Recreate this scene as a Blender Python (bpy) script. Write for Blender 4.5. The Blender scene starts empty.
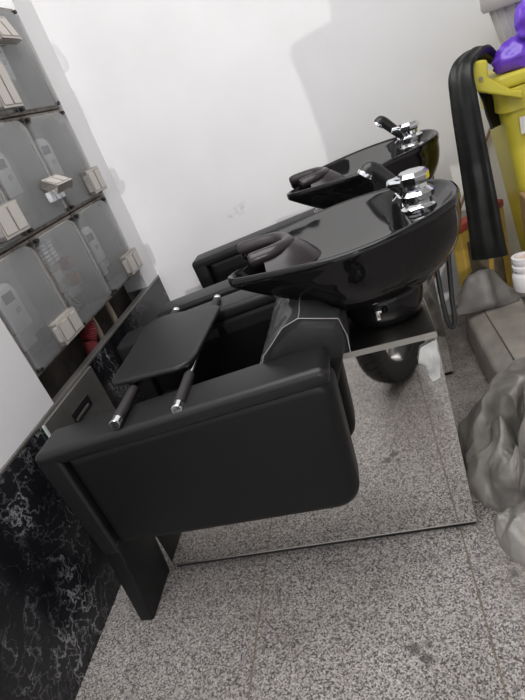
import bpy, bmesh, math, random
from mathutils import Vector, Matrix, noise
random.seed(7)
SC = bpy.context.scene
COL = SC.collection
PI = math.pi

# ---------------------------------------------------------------- camera, world, lights, exposure
F, YAW, PITCH, ROLL = 517.43, 0.2881, 0.4428, -0.3742
CAM = Vector((-0.0786, -1.1214, 1.2733))
fw = Vector((-math.sin(YAW)*math.cos(PITCH), math.cos(YAW)*math.cos(PITCH), -math.sin(PITCH)))
rt0 = Vector((math.cos(YAW), math.sin(YAW), 0)); up0 = rt0.cross(fw)
c_, s_ = math.cos(ROLL), math.sin(ROLL)
rt = c_*rt0 + s_*up0; up = -s_*rt0 + c_*up0
cd = bpy.data.cameras.new('camera'); cam = bpy.data.objects.new('camera', cd); COL.objects.link(cam)
cd.sensor_fit = 'VERTICAL'; cd.sensor_height = 36; cd.lens = F/700*36; cd.clip_start = .02
M = Matrix((rt, up, -fw)).transposed().to_4x4(); M.translation = CAM
cam.matrix_world = M
SC.camera = cam
SC.view_settings.view_transform = 'Standard'; SC.view_settings.look = 'None'
SC.view_settings.gamma = 1; SC.view_settings.use_curve_mapping = False
SC.view_settings.exposure = 0.32

W = bpy.data.worlds.new('world'); SC.world = W; W.use_nodes = True
W.node_tree.nodes['Background'].inputs[0].default_value = (.93, .95, 1, 1)
W.node_tree.nodes['Background'].inputs[1].default_value = .8

def area(name, loc, target, sx, sy, power, col=(1, 1, 1)):
    l = bpy.data.lights.new(name, 'AREA'); l.shape = 'RECTANGLE'; l.size = sx; l.size_y = sy
    l.energy = power; l.color = col
    o = bpy.data.objects.new(name, l); COL.objects.link(o); o.location = loc
    o.rotation_euler = (Vector(target)-Vector(loc)).to_track_quat('-Z', 'Y').to_euler()
    return o
area('ceiling_light', (-.3, -.6, 2.73), (-.3, -.6, 0), 1.8, 2.4, 43, (1, .985, .97))
sl_ = bpy.data.lights.new('low_sun', 'SUN'); sl_.energy = .46; sl_.angle = math.radians(.45); sl_.color = (1, .97, .95)
so_ = bpy.data.objects.new('low_sun', sl_); COL.objects.link(so_)
so_.rotation_euler = Vector((-.06, 1, -.20)).to_track_quat('-Z', 'Y').to_euler()

# ---------------------------------------------------------------- materials
def mat(name, col=(.5, .5, .5), rough=.5, metal=0., spec=.5, coat=0., bump=None):
    m = bpy.data.materials.new(name); m.use_nodes = True
    nt = m.node_tree; b = nt.nodes['Principled BSDF']
    b.inputs['Base Color'].default_value = (*col, 1); b.inputs['Roughness'].default_value = rough
    b.inputs['Metallic'].default_value = metal; b.inputs['Specular IOR Level'].default_value = spec
    b.inputs['Coat Weight'].default_value = coat
    if bump:
        sc, st = bump
        tc = nt.nodes.new('ShaderNodeTexCoord'); n = nt.nodes.new('ShaderNodeTexNoise')
        n.inputs['Scale'].default_value = sc; n.inputs['Detail'].default_value = 4
        bp = nt.nodes.new('ShaderNodeBump'); bp.inputs['Strength'].default_value = st; bp.inputs['Distance'].default_value = .01
        nt.links.new(tc.outputs['Object'], n.inputs['Vector']); nt.links.new(n.outputs[0], bp.inputs['Height'])
        nt.links.new(bp.outputs[0], b.inputs['Normal'])
    return m
def mottle(name, c1, c2, scale, rough=.7, lo=.35, hi=.65, bump=0, spec=.4, stretch=None, metal=0):
    m = mat(name, c1, rough, metal, spec); nt = m.node_tree; b = nt.nodes['Principled BSDF']
    tc = nt.nodes.new('ShaderNodeTexCoord'); n = nt.nodes.new('ShaderNodeTexNoise')
    n.inputs['Scale'].default_value = scale; n.inputs['Detail'].default_value = 6
    r = nt.nodes.new('ShaderNodeValToRGB')
    r.color_ramp.elements[0].position = lo; r.color_ramp.elements[0].color = (*c1, 1)
    r.color_ramp.elements[1].position = hi; r.color_ramp.elements[1].color = (*c2, 1)
    src = tc.outputs['Object']
    if stretch:
        mp = nt.nodes.new('ShaderNodeMapping'); mp.inputs['Scale'].default_value = stretch
        nt.links.new(src, mp.inputs[0]); src = mp.outputs[0]
    nt.links.new(src, n.inputs['Vector']); nt.links.new(n.outputs[0], r.inputs[0]); nt.links.new(r.outputs[0], b.inputs['Base Color'])
    if bump:
        bp = nt.nodes.new('ShaderNodeBump'); bp.inputs['Strength'].default_value = bump; bp.inputs['Distance'].default_value = .01
        nt.links.new(n.outputs[0], bp.inputs['Height']); nt.links.new(bp.outputs[0], b.inputs['Normal'])
    return m
def clear(name, tint, haze, rough, hazecol, bump=None, ior=1.45):
    """thin clear plastic: see-through film with a hazy, glossy skin"""
    m = bpy.data.materials.new(name); m.use_nodes = True; nt = m.node_tree; nt.nodes.clear()
    out = nt.nodes.new('ShaderNodeOutputMaterial'); tr = nt.nodes.new('ShaderNodeBsdfTransparent')
    tr.inputs[0].default_value = (*tint, 1)
    pb = nt.nodes.new('ShaderNodeBsdfPrincipled'); pb.inputs['Base Color'].default_value = (*hazecol, 1)
    pb.inputs['Roughness'].default_value = rough
    mx = nt.nodes.new('ShaderNodeMixShader'); fr = nt.nodes.new('ShaderNodeFresnel'); fr.inputs[0].default_value = ior; pb.inputs['IOR'].default_value = ior
    ad = nt.nodes.new('ShaderNodeMath'); ad.operation = 'ADD'; ad.use_clamp = True; ad.inputs[1].default_value = haze
    nt.links.new(fr.outputs[0], ad.inputs[0]); nt.links.new(ad.outputs[0], mx.inputs[0])
    nt.links.new(tr.outputs[0], mx.inputs[1]); nt.links.new(pb.outputs[0], mx.inputs[2]); nt.links.new(mx.outputs[0], out.inputs[0])
    if bump:
        tc = nt.nodes.new('ShaderNodeTexCoord'); n = nt.nodes.new('ShaderNodeTexNoise'); n.inputs['Scale'].default_value = bump[0]
        n.inputs['Detail'].default_value = .5
        bp = nt.nodes.new('ShaderNodeBump'); bp.inputs['Strength'].default_value = bump[1]; bp.inputs['Distance'].default_value = .02
        nt.links.new(tc.outputs['Object'], n.inputs['Vector']); nt.links.new(n.outputs[0], bp.inputs['Height'])
        nt.links.new(bp.outputs[0], pb.inputs['Normal']); nt.links.new(bp.outputs[0], fr.inputs['Normal'])
    return m

class NB:
    """tiny node builder"""
    def __init__(s, m): s.nt = m.node_tree
    def n(s, t, **k):
        o = s.nt.nodes.new('ShaderNode'+t)
        for a, v in k.items():
            if isinstance(a, str) and a.startswith('i'): o.inputs[int(a[1:])].default_value = v
            else: setattr(o, a, v)
        return o
    def l(s, a, b): s.nt.links.new(a, b)
    def math(s, op, a, b=None, clamp=False):
        o = s.nt.nodes.new('ShaderNodeMath'); o.operation = op; o.use_clamp = clamp
        for i, v in enumerate((a, b)):
            if v is None: continue
            if hasattr(v, 'is_linked'): s.l(v, o.inputs[i])
            else: o.inputs[i].default_value = v
        return o.outputs[0]
    def ramp(s, src, els):
        r = s.nt.nodes.new('ShaderNodeValToRGB'); e = r.color_ramp.elements
        while len(e) < len(els): e.new(.5)
        for x, (p, c) in zip(e, els): x.position = p; x.color = (c, c, c, 1) if not isinstance(c, tuple) else (*c, 1)
        s.l(src, r.inputs[0]); return r.outputs[0]
    def mix(s, f, a, b, blend='MIX'):
        o = s.nt.nodes.new('ShaderNodeMix'); o.data_type = 'RGBA'; o.blend_type = blend
        for i, v in ((0, f), (6, a), (7, b)):
            if hasattr(v, 'is_linked'): s.l(v, o.inputs[i])
            elif isinstance(v, tuple): o.inputs[i].default_value = (*v, 1)
            else: o.inputs[i].default_value = v
        return o.outputs[2]

XB = -0.0489
def granite():
    m = mat('granite_tiles', rough=.42, spec=.4); b = NB(m); P = m.node_tree.nodes['Principled BSDF']
    tc = b.n('TexCoord').outputs['Object']
    v = b.n('TexVoronoi'); v.inputs['Scale'].default_value = 285; b.l(tc, v.inputs['Vector'])
    sp = b.n('SeparateColor'); b.l(v.outputs['Color'], sp.inputs[0])
    grain = b.ramp(sp.outputs[0], [(0, (.03, .028, .028)), (.18, (.085, .08, .078)), (.36, (.235, .22, .215)), (.62, (.41, .39, .38)), (.85, (.52, .50, .49)), (1, (.66, .65, .64))])
    n1 = b.n('TexNoise'); n1.inputs['Scale'].default_value = 60; n1.inputs['Detail'].default_value = 3; b.l(tc, n1.inputs['Vector'])
    c = b.mix(.10, grain, b.ramp(n1.outputs[0], [(.35, (.13, .12, .12)), (.65, (.50, .48, .47))]))
    # broad dirt
    n2 = b.n('TexNoise'); n2.inputs['Scale'].default_value = 2.2; n2.inputs['Detail'].default_value = 6; b.l(tc, n2.inputs['Vector'])
    c = b.mix(1.0, c, b.ramp(n2.outputs[0], [(.3, (.74, .72, .70)), (.6, (1, 1, 1))]), 'MULTIPLY')
    s = b.n('SeparateXYZ'); b.l(tc, s.inputs[0])
    # dusty grime to the right of the wash units
    wob = b.math('MULTIPLY', b.math('SUBTRACT', n2.outputs[0], .5), .5)
    gr = b.ramp(b.math('ADD', s.outputs[0], wob), [(.0, 0.), (.16, 1.)])
    n3 = b.n('TexNoise'); n3.inputs['Scale'].default_value = 14; n3.inputs['Detail'].default_value = 8; b.l(tc, n3.inputs['Vector'])
    dirt = b.ramp(n3.outputs[0], [(.38, (.16, .14, .13)), (.6, (.34, .31, .29)), (.72, (.55, .52, .50))])
    c = b.mix(b.math('MULTIPLY', gr, .55), c, dirt)
    # joints
    def joint(src, off, pitch, w):
        t = b.math('DIVIDE', b.math('SUBTRACT', src, off), pitch)
        f = b.math('ABSOLUTE', b.math('SUBTRACT', b.math('FRACT', b.math('ADD', t, .5)), .5))
        return b.math('LESS_THAN', f, w/pitch)
    j = b.math('MAXIMUM', joint(s.outputs[0], XB, .6, .0026), joint(s.outputs[1], -1.03, 1.2, .0026))
    c = b.mix(b.math('MULTIPLY', j, .8), c, (.15, .118, .085))
    # little dark spills with a shape of their own
    for (x, y, r) in ((-.202, -.369, .012), (-.23, -.344, .013), (-.159, -.143, .008), (-.19, -.335, .007), (-.29, -.52, .006), (.05, -.17, .012), (.11, -.30, .008), (-.42, -.16, .005)):
        d = b.n('VectorMath', operation='DISTANCE'); b.l(tc, d.inputs[0]); d.inputs[1].default_value = (x, y, 0)
        dd = b.math('ADD', d.outputs['Value'], b.math('MULTIPLY', b.math('SUBTRACT', n3.outputs[0], .5), .025))
        k = b.ramp(dd, [(0, 1.), (r*.8, .9), (r*1.5, 0.)])
        c = b.mix(b.math('MULTIPLY', k, .72), c, (.05, .045, .045))
    c = b.mix(1.0, c, (.93, .91, .895), 'MULTIPLY')
    b.l(c, P.inputs['Base Color'])
    return m
def marble():
    m = mat('black_marble', rough=.16, spec=.5); b = NB(m); P = m.node_tree.nodes['Principled BSDF']
    tc = b.n('TexCoord').outputs['Object']
    n = b.n('TexNoise'); n.inputs['Scale'].default_value = 5; n.inputs['Detail'].default_value = 5; b.l(tc, n.inputs['Vector'])
    w = b.n('VectorMath', operation='MULTIPLY_ADD'); b.l(n.outputs['Color'], w.inputs[0]); w.inputs[1].default_value = (.13, .13, .13); b.l(tc, w.inputs[2])
    def veins(scale, wd, detail):
        k = b.n('TexNoise'); k.inputs['Scale'].default_value = scale; k.inputs['Detail'].default_value = detail; k.inputs['Roughness'].default_value = .55
        b.l(w.outputs[0], k.inputs['Vector'])
        a = b.math('ABSOLUTE', b.math('SUBTRACT', k.outputs[0], .5))
        return b.ramp(a, [(0, 1.), (wd, .35), (wd*2.2, 0.)])
    v1 = veins(8, .006, 6); v2 = veins(21, .010, 6)
    g = b.n('TexNoise'); g.inputs['Scale'].default_value = 4.2; g.inputs['Detail'].default_value = 4; b.l(tc, g.inputs['Vector'])
    gate = b.ramp(g.outputs[0], [(.45, 0.), (.66, 1.)])
    vv = b.math('MAXIMUM', b.math('MULTIPLY', v1, b.math('ADD', b.math('MULTIPLY', gate, .95), .05)), b.math('MULTIPLY', v2, b.math('MULTIPLY', gate, .55)), True)
    cl = b.ramp(g.outputs[0], [(.35, (.006, .006, .008)), (.7, (.022, .022, .026))])
    c = b.mix(vv, cl, (.45, .45, .46))
    b.l(c, P.inputs['Base Color']); return m
def whitewall():
    m = mat('white_plaster', rough=.75, spec=.25); b = NB(m); P = m.node_tree.nodes['Principled BSDF']
    tc = b.n('TexCoord').outputs['Object']
    n = b.n('TexNoise'); n.inputs['Scale'].default_value = 2.5; n.inputs['Detail'].default_value = 5; b.l(tc, n.inputs['Vector'])
    c = b.ramp(n.outputs[0], [(.3, (.78, .775, .78)), (.7, (.85, .845, .85))])
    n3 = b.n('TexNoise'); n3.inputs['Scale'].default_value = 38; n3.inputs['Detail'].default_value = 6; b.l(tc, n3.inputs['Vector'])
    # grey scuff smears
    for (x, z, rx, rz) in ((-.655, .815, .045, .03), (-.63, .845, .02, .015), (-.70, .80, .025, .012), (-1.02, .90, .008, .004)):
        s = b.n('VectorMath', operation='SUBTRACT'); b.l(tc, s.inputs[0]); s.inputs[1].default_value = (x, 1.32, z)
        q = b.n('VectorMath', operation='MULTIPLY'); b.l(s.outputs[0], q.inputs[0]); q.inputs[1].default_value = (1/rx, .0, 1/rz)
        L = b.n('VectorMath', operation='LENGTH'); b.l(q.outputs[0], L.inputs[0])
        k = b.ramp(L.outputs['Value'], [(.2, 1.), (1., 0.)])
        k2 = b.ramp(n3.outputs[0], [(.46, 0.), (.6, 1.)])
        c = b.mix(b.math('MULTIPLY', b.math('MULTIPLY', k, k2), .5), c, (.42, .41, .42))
    b.l(c, P.inputs['Base Color']); return m

MT = dict(
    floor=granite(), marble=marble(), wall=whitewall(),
    ceil=mat('ceiling_white', (.75, .75, .75), .8),
    dark=mottle('recess_shade', (.03, .025, .022), (.10, .085, .075), 9, .9),
    vinyl=mat('black_vinyl', (.0065, .0066, .007), .45, spec=.3, bump=(420, .06)),
    vinyl2=mat('black_vinyl_satin', (.011, .0113, .0117), .38, spec=.4, bump=(420, .05)),
    shell=mat('gloss_black_ceramic', (.006, .0055, .006), .06, spec=.42),
    gel=mat('black_gel', (.03, .024, .027), .3, spec=.5),
    mirror=mat('mirror_steel', (.80, .79, .77), .035, 1.),
    steel=mottle('brushed_steel', (.34, .32, .30), (.46, .44, .41), 60, .3, stretch=(1, 30, 30), metal=1),
    edge=mat('steel_edge', (.62, .60, .56), .35, .9),
    chrome=mat('chrome', (.85, .86, .88), .06, 1.),
    blackplastic=mat('black_plastic', (.02, .02, .021), .35),
    grip=mat('black_foam_grip', (.025, .022, .023), .55),
    rubber=mat('tyre_rubber', (.017, .017, .018), .65),
    film=clear('clear_film', (.97, .97, .98), .02, .05, (.2, .2, .2), (12, .9), 1.75),
    filmedge=clear('film_fold', (.95, .95, .95), .45, .2, (.6, .58, .57)),
    cover=clear('meter_cover', (.97, .97, .975), .20, .25, (.80, .81, .815)),
    lid=clear('breaker_lid', (.96, .95, .94), .09, .3, (.54, .505, .47)),
    housing=mottle('grey_housing', (.50, .505, .505), (.62, .625, .625), 8, .55),
    meterw=mat('meter_white', (.78, .80, .83), .45),
    lcd=mat('meter_display', (.16, .18, .18), .3),
    rust=mottle('dusty_brown', (.18, .155, .135), (.34, .30, .27), 30, .85),
    latch=mat('dark_latch', (.02, .018, .016), .6),
    orange=mat('orange_wire', (.55, .22, .06), .5),
    redhose=mat('red_hose', (.30, .05, .06), .5),
    beige=mat('beige_cable', (.45, .36, .28), .6),
    board=mat('white_laminate', (.78, .77, .78), .4),
    greyplate=mottle('grey_metal_panel', (.20, .19, .18), (.30, .29, .275), 5, .32, metal=.6),
    glassedge=mat('pale_glass_edge', (.62, .70, .66), .3),
    slot=mat('slot_black', (.012, .012, .014), .4),
    tarp=mottle('dusty_grey_tarp', (.19, .178, .165), (.37, .352, .33), 9, .38, bump=.2, metal=.1),
    carton=mottle('dusty_carton', (.27, .245, .22), (.40, .37, .34), 7, .75, bump=.1),
    seam=mat('carton_seam', (.10, .085, .07), .8),
    yellow=mat('bin_yellow', (.60, .52, .055), .38),
    leather=mottle('black_leather', (.004, .0045, .004), (.011, .012, .011), 14, .4, bump=.3),
    purple=mat('purple_bag', (.16, .06, .60), .22, spec=.6),
    tub=mottle('grey_white_tub', (.48, .465, .45), (.62, .61, .60), 9, .55),
    tubrim=mat('tub_rim', (.40, .38, .375), .5),
    frame=mottle('yellow_frame', (.50, .32, .05), (.66, .45, .10), 12, .55),
    red=mottle('red_edge', (.36, .05, .035), (.50, .10, .08), 15, .55),
    brown=mottle('brown_window', (.11, .085, .06), (.25, .21, .17), 12, .5),
    card=mottle('brown_cardboard', (.30, .19, .08), (.38, .25, .11), 8, .8),
    greybag=mottle('grey_plastic_bag', (.16, .15, .145), (.26, .25, .24), 6, .4, bump=.2),
    white=mat('white_plastic', (.72, .70, .70), .35),
    pinkish=mat('beige_plug', (.62, .50, .44), .5),
    wood=mat('brown_stick', (.24, .14, .09), .6),
    pole=mat('grey_pole', (.52, .50, .48), .45),
    scrap=mottle('torn_film', (.42, .42, .41), (.62, .62, .60), 30, .45, bump=.5),
    blocker=mat('blocker_cloth', (.05, .05, .06), .9),
)

# ---------------------------------------------------------------- mesh helpers
def new(): return bmesh.new()
def finish(name, bm, m, parent=None, smooth=True, loc=(0, 0, 0), ang=40):
    bmesh.ops.recalc_face_normals(bm, faces=bm.faces[:])
    me = bpy.data.meshes.new(name); bm.to_mesh(me); bm.free()
    me.materials.append(m)
    if smooth:
        me.polygons.foreach_set('use_smooth', [True]*len(me.polygons)); me.set_sharp_from_angle(angle=math.radians(ang))
    o = bpy.data.objects.new(name, me); COL.objects.link(o); o.location = loc
    if parent: o.parent = parent
    return o
def box(bm, x0, x1, y0, y1, z0, z1, bev=0, seg=3, T=None):
    r = bmesh.ops.create_cube(bm, size=1); vs = r['verts']
    for v in vs: v.co = Vector((x0+(v.co.x+.5)*(x1-x0), y0+(v.co.y+.5)*(y1-y0), z0+(v.co.z+.5)*(z1-z0)))
    if bev:
        es = list({e for v in vs for e in v.link_edges})
        g = bmesh.ops.bevel(bm, geom=es, offset=bev, segments=seg, profile=.5, affect='EDGES')
        vs = list({v for f in g['faces'] for v in f.verts} | {v for v in vs if v.is_valid})
    if T is not None:
        for v in vs: v.co = T @ v.co
    return vs
class Poly(list): pass
def roundpoly(pts, rad, n=6):
    """polygon with rounded corners; remembers the sharp outline so it can be inset"""
    N = len(pts); R = list(rad) if isinstance(rad, (list, tuple)) else [rad]*N
    area2 = sum(pts[i-1][0]*pts[i][1]-pts[i][0]*pts[i-1][1] for i in range(N))
    out = Poly(_round(pts, R, n)); out.sharp = [Vector(p) for p in pts]; out.R = R; out.n = n; out.sg = 1 if area2 > 0 else -1
    return out
def _round(pts, R, n):
    out = []; N = len(pts)
    for i, p in enumerate(pts):
        r = max(R[i], .0004); p = Vector(p); a = Vector(pts[i-1])-p; c = Vector(pts[(i+1) % N])-p
        la, lc = a.length, c.length; a.normalize(); c.normalize(); th = a.angle(c)
        d = min(r/math.tan(th/2), .499*la, .499*lc); r = d*math.tan(th/2)
        bis = (a+c).normalized(); cen = p+bis*(r/math.sin(th/2))
        s = p+a*d-cen; e = p+c*d-cen
        tot = s.angle_signed(e) if s.length > 0 else 0
        for k in range(n+1):
            t = tot*k/n; cs, sn = math.cos(-t), math.sin(-t)
            out.append((cen.x+s.x*cs-s.y*sn, cen.y+s.x*sn+s.y*cs))
    return out
def inset(P, d):
    N = len(P.sharp); q = []; R = []
    for i in range(N):
        p = P.sharp[i]; e1 = (p-P.sharp[i-1]).normalized(); e2 = (P.sharp[(i+1) % N]-p).normalized()
        n1 = Vector((-e1.y, e1.x))*P.sg; n2 = Vector((-e2.y, e2.x))*P.sg
        m = n1+n2; q.append(p+m*(d/max(.2, m.dot(n1))))
        convex = (e1.x*e2.y-e1.y*e2.x)*P.sg > 0
        R.append(P.R[i]-d if convex else P.R[i]+d)
    return _round(q, R, P.n)
def prism(bm, pts, axis, a, b, bev=0, seg=3, T=None):
    """extrude a 2D polygon along axis ('x','y','z') from a to b, with softened rims"""
    def P(p, t):
        return Vector({'x': (t, p[0], p[1]), 'y': (p[0], t, p[1]), 'z': (p[0], p[1], t)}[axis])
    if not isinstance(pts, Poly): pts = roundpoly(pts, .0006, 2)
    if a > b: a, b = b, a
    lv = []
    if bev:
        for k in range(seg+1):
            t = PI/2*k/seg; lv.append((bev*(1-math.sin(t)), a+bev*(1-math.cos(t))))
        lv += [(d, a+b-h) for d, h in reversed(lv)]
    else: lv = [(0, a), (0, b)]
    rings = [[bm.verts.new(P(q, h)) for q in (inset(pts, d) if d > 1e-7 else pts)] for d, h in lv]
    for r1, r2 in zip(rings, rings[1:]):
        n = len(r1)
        for k in range(n): bm.faces.new((r1[k], r1[(k+1) % n], r2[(k+1) % n], r2[k]))
    bm.faces.new(rings[0][::-1]); bm.faces.new(rings[-1])
    vs = [v for r in rings for v in r]
    if T is not None:
        for v in vs: v.co = T @ v.co
    return vs
def spline(pts, n=8):
    P = [Vector(p) for p in pts]; out = []
    for i in range(len(P)-1):
        p0 = P[max(i-1, 0)]; p1 = P[i]; p2 = P[i+1]; p3 = P[min(i+2, len(P)-1)]
        for k in range(n):
            t = k/n
            out.append(.5*((2*p1)+(p2-p0)*t+(2*p0-5*p1+4*p2-p3)*t*t+(3*p1-p0-3*p2+p3)*t**3))
    out.append(P[-1]); return out
def tube(bm, pts, r, sides=12, cap=True):
    pts = [Vector(p) for p in pts]; n = len(pts)
    R = r if isinstance(r, (list, tuple)) else [r]*n
    t0 = (pts[1]-pts[0]).normalized(); u = t0.orthogonal().normalized(); rings = []
    for i, p in enumerate(pts):
        t = (pts[min(i+1, n-1)]-pts[max(i-1, 0)]).normalized()
        u = (u-t*u.dot(t)).normalized(); v = t.cross(u)
        rings.append([bm.verts.new(p+R[i]*(math.cos(2*PI*k/sides)*u+math.sin(2*PI*k/sides)*v)) for k in range(sides)])
    for a, b in zip(rings, rings[1:]):
        for k in range(sides): bm.faces.new((a[k], a[(k+1) % sides], b[(k+1) % sides], b[k]))
    if cap: bm.faces.new(rings[0][::-1]); bm.faces.new(rings[-1])
def lathe(bm, prof, c=(0, 0, 0), sides=32, T=None, sx=1, sy=1):
    rings = []; c = Vector(c)
    for (r, z) in prof:
        if r < 1e-6: rings.append([bm.verts.new(c+Vector((0, 0, z)))])
        else: rings.append([bm.verts.new(c+Vector((sx*r*math.cos(2*PI*k/sides), sy*r*math.sin(2*PI*k/sides), z))) for k in range(sides)])
    for a, b in zip(rings, rings[1:]):
        for k in range(sides):
            k2 = (k+1) % sides
            if len(a) == 1 and len(b) == 1: continue
            if len(a) == 1: bm.faces.new((a[0], b[k], b[k2]))
            elif len(b) == 1: bm.faces.new((a[k], b[0], a[k2]))
            else: bm.faces.new((a[k], a[k2], b[k2], b[k]))
    if T is not None:
        for r in rings:
            for v in r: v.co = T @ v.co
    return rings
def empty(name, loc, rz=0):
    o = bpy.data.objects.new(name, None); COL.objects.link(o); o.location = loc; o.rotation_euler.z = rz
    o.empty_display_size = .05; return o
def tag(o, label=None, cat=None, group=None, kind=None):
    if label: o['label'] = label
    if cat: o['category'] = cat
    if group: o['group'] = group
    if kind: o['kind'] = kind
    return o
def struct(name, bm, m, **k): return tag(finish(name, bm, m, **k), kind='structure')
def copy_tree(o, parent=None):
    c = o.copy(); COL.objects.link(c)
    if parent is not None: c.parent = parent
    for ch in [x for x in SRC if x.parent == o]: copy_tree(ch, c)
    return c

# ---------------------------------------------------------------- setting
XW, YB = -1.176, 1.32
YA_ = .1735
XL = XW-.13                                        # the plaster behind the marble and the boxes
b = new(); box(b, XL-.1, 2.6, -3.6, YB+.1, -.05, 0); struct('floor', b, MT['floor'])
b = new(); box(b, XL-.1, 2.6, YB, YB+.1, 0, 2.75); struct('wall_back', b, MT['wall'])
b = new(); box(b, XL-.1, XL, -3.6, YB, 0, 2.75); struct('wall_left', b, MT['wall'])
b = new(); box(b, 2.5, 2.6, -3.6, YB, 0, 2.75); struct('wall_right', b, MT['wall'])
b = new(); box(b, XL-.1, 2.6, -2.3, YB+.1, 2.75, 2.85); struct('ceiling', b, MT['ceil'])
b = new(); box(b, XW-.03, XW, -3.6, YB, 0, .622); tag(struct('baseboard_left', b, MT['marble'], smooth=False), 'black marble wall facing with white veins')
b = new(); box(b, XW-.032, XW+.001, -3.6, YB, .6225, .634, .002, 1); struct('trim_1', b, MT['greyplate'])
b = new(); box(b, XL, XL+.012, .17, 1.155, .3, .80); struct('trim_2', b, MT['dark'], smooth=False)  # dark sheet: the shade of the gap below the boxes, put into its colour

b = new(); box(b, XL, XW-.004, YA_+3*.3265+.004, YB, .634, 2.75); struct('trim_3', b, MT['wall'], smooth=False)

# ---------------------------------------------------------------- wash unit
CY = .17
def make_basin(root):
    cx = -.12
    half = [(.126, 0), (.122, .05), (.10, .105), (.04, .168), (-.03, .203), (-.11, .222), (-.19, .221), (-.27, .198), (-.34, .172), (-.40, .148), (-.432, .128), (-.444, .105), (-.436, .082), (-.41, .068), (-.375, .058), (-.35, .042), (-.338, .018), (-.336, 0)]
    full = [(x, v, 0) for x, v in half]+[(x, -v, 0) for x, v in half[-2:0:-1]]
    full.append(full[0])
    sp = spline([full[-2]]+full+[full[1]], 5)[5:-5]
    rim = [Vector((p.x, p.y)) for p in sp[:-1]]; N = len(rim)
    zr = lambda x: .905+.028*(x+.43)/.56
    C = Vector((cx, 0))
    b = new(); rings = []
    def ring(fn):
        r = [b.verts.new(fn(p)) for p in rim]; rings.append(r)
    # outer hull, from the foot up to the rim
    for k in range(13):
        s = k/12; th = s*PI/2
        def fn(p, th=th):
            d = (p-C); ang = math.atan2(d.y, d.x)
            base = C+Vector((.085*math.cos(ang), .085*math.sin(ang)))
            e = math.sin(th)**.95; h = 1-math.cos(th)**.9
            wl = min(max((-d.x/d.length-.35)/.5, 0), 1); wl = wl*wl*(3-2*wl)
            h = h*(1-wl)+wl*e**1.35
            q = base.lerp(p, e)
            return Vector((q.x, CY+q.y, .735+(zr(p.x)-.024-.735)*h))
        ring(fn)
    # rolled lip
    for (ins, dz) in ((-.003, -.018), (-.003, -.007), (-.001, -.001), (.005, .001), (.011, -.001), (.015, -.006)):
        def fn(p, ins=ins, dz=dz):
            d = (p-C).normalized(); q = p-d*ins
            return Vector((q.x, CY+q.y, zr(p.x)+dz))
        ring(fn)
    # inside
    K = 34
    for k in range(1, K):
        t = k/K
        def fn(p, t=t):
            d = (p-C); L = d.length; q = C+d.normalized()*((L-.015)*(1-t))
            u = 1-t
            z = (zr(p.x)-.006)-.135*(1-u**3.0)
            if d.x < 0 and abs(d.y) < .2: z += .02*math.exp(-t*6)*0
            dk = min(max((q.x+.022)/.022, 0), 1); dk = dk*dk*(3-2*dk)
            zd = zr(q.x)-.006-.020*min(1, t*9)
            z = z*(1-dk)+zd*dk
            return Vector((q.x, CY+q.y, z))
        ring(fn)
    for a, c in zip(rings, rings[1:]):
        for k in range(N): b.faces.new((a[k], a[(k+1) % N], c[(k+1) % N], c[k]))
    b.faces.new(rings[0][::-1]); 
    cv = b.verts.new(Vector((cx, CY, .775)))
    for k in range(N): b.faces.new((rings[-1][k], rings[-1][(k+1) % N], cv))
    basin = finish('basin', b, MT['shell'], root, ang=60)
    # soft neck rest in the notch
    b = new()
    path = spline([(-.388, CY-.066, .916), (-.360, CY-.064, .918), (-.318, CY-.050, .918), (-.292, CY, .914), (-.322, CY+.050, .918), (-.375, CY+.066, .918), (-.440, CY+.078, .914)], 8)
    n = len(path); rr = [.0185*(1-.25*max(0, 1-min(i, n-1-i)/2.5)) for i in range(n)]
    tube(b, path, rr, 16)
    # the apron of the cushion running down into the bowl
    rows = []
    for k in range(9):
        a = PI/2+PI*k/8
        row = []
        for j, (rad, z) in enumerate(((.055, .926), (.080, .915), (.102, .893), (.122, .866), (.118, .858), (.09, .875), (.055, .895))):
            row.append(b.verts.new((-.352-rad*math.cos(a)*1.1, CY+rad*math.sin(a)*.85, z)))
        rows.append(row)
    for r1, r2 in zip(rows, rows[1:]):
        for j in range(len(r1)-1): b.faces.new((r1[j], r1[j+1], r2[j+1], r2[j]))
    finish('neck_rest', b, MT['gel'], basin)
    # drain cap
    b = new(); lathe(b, [(0, .779), (.018, .779), (.022, .776), (.022, .772)], (-.12, CY, 0), 24); finish('drain', b, MT['chrome'], basin)
    # tap
    tx = .036; ty = CY
    b = new(); lathe(b, [(0, .903), (.042, .903), (.042, .909), (.036, .913), (.034, .917), (.034, .926), (.042, .930), (.043, .942), (.034, .950), (.029, .953), (.029, .966), (0, .966)], (tx, ty, 0), 32)
    fa = finish('tap', b, MT['chrome'], basin, ang=30)
    b = new(); lathe(b, [(0, .964), (.035, .964), (.038, .970), (.038, .984), (.031, .992), (0, .995)], (tx, ty, 0), 8)
    T = Matrix.Translation((tx-.036, ty, .978)) @ Matrix.Rotation(math.radians(10), 4, 'Y')
    box(b, -.026, .036, -.017, .017, -.010, .010, .005, 2, T)
    finish('tap_head', b, MT['chrome'], fa, ang=25)
    # shower holder cup at the end of the deck
    b = new(); lathe(b, [(.0125, -.004), (.017, -.004), (.019, .010), (.0155, .011), (.0125, -.004)], (0, 0, 0), 20, Matrix.Translation((.000, CY+.03, .935)) @ Matrix.Rotation(-.75, 4, 'Y'))
    tube(b, [(.002, CY+.03, .905), (.002, CY+.03, .925)], .006, 10)
    finish('shower_holder', b, MT['chrome'], basin)
    return basin

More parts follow.
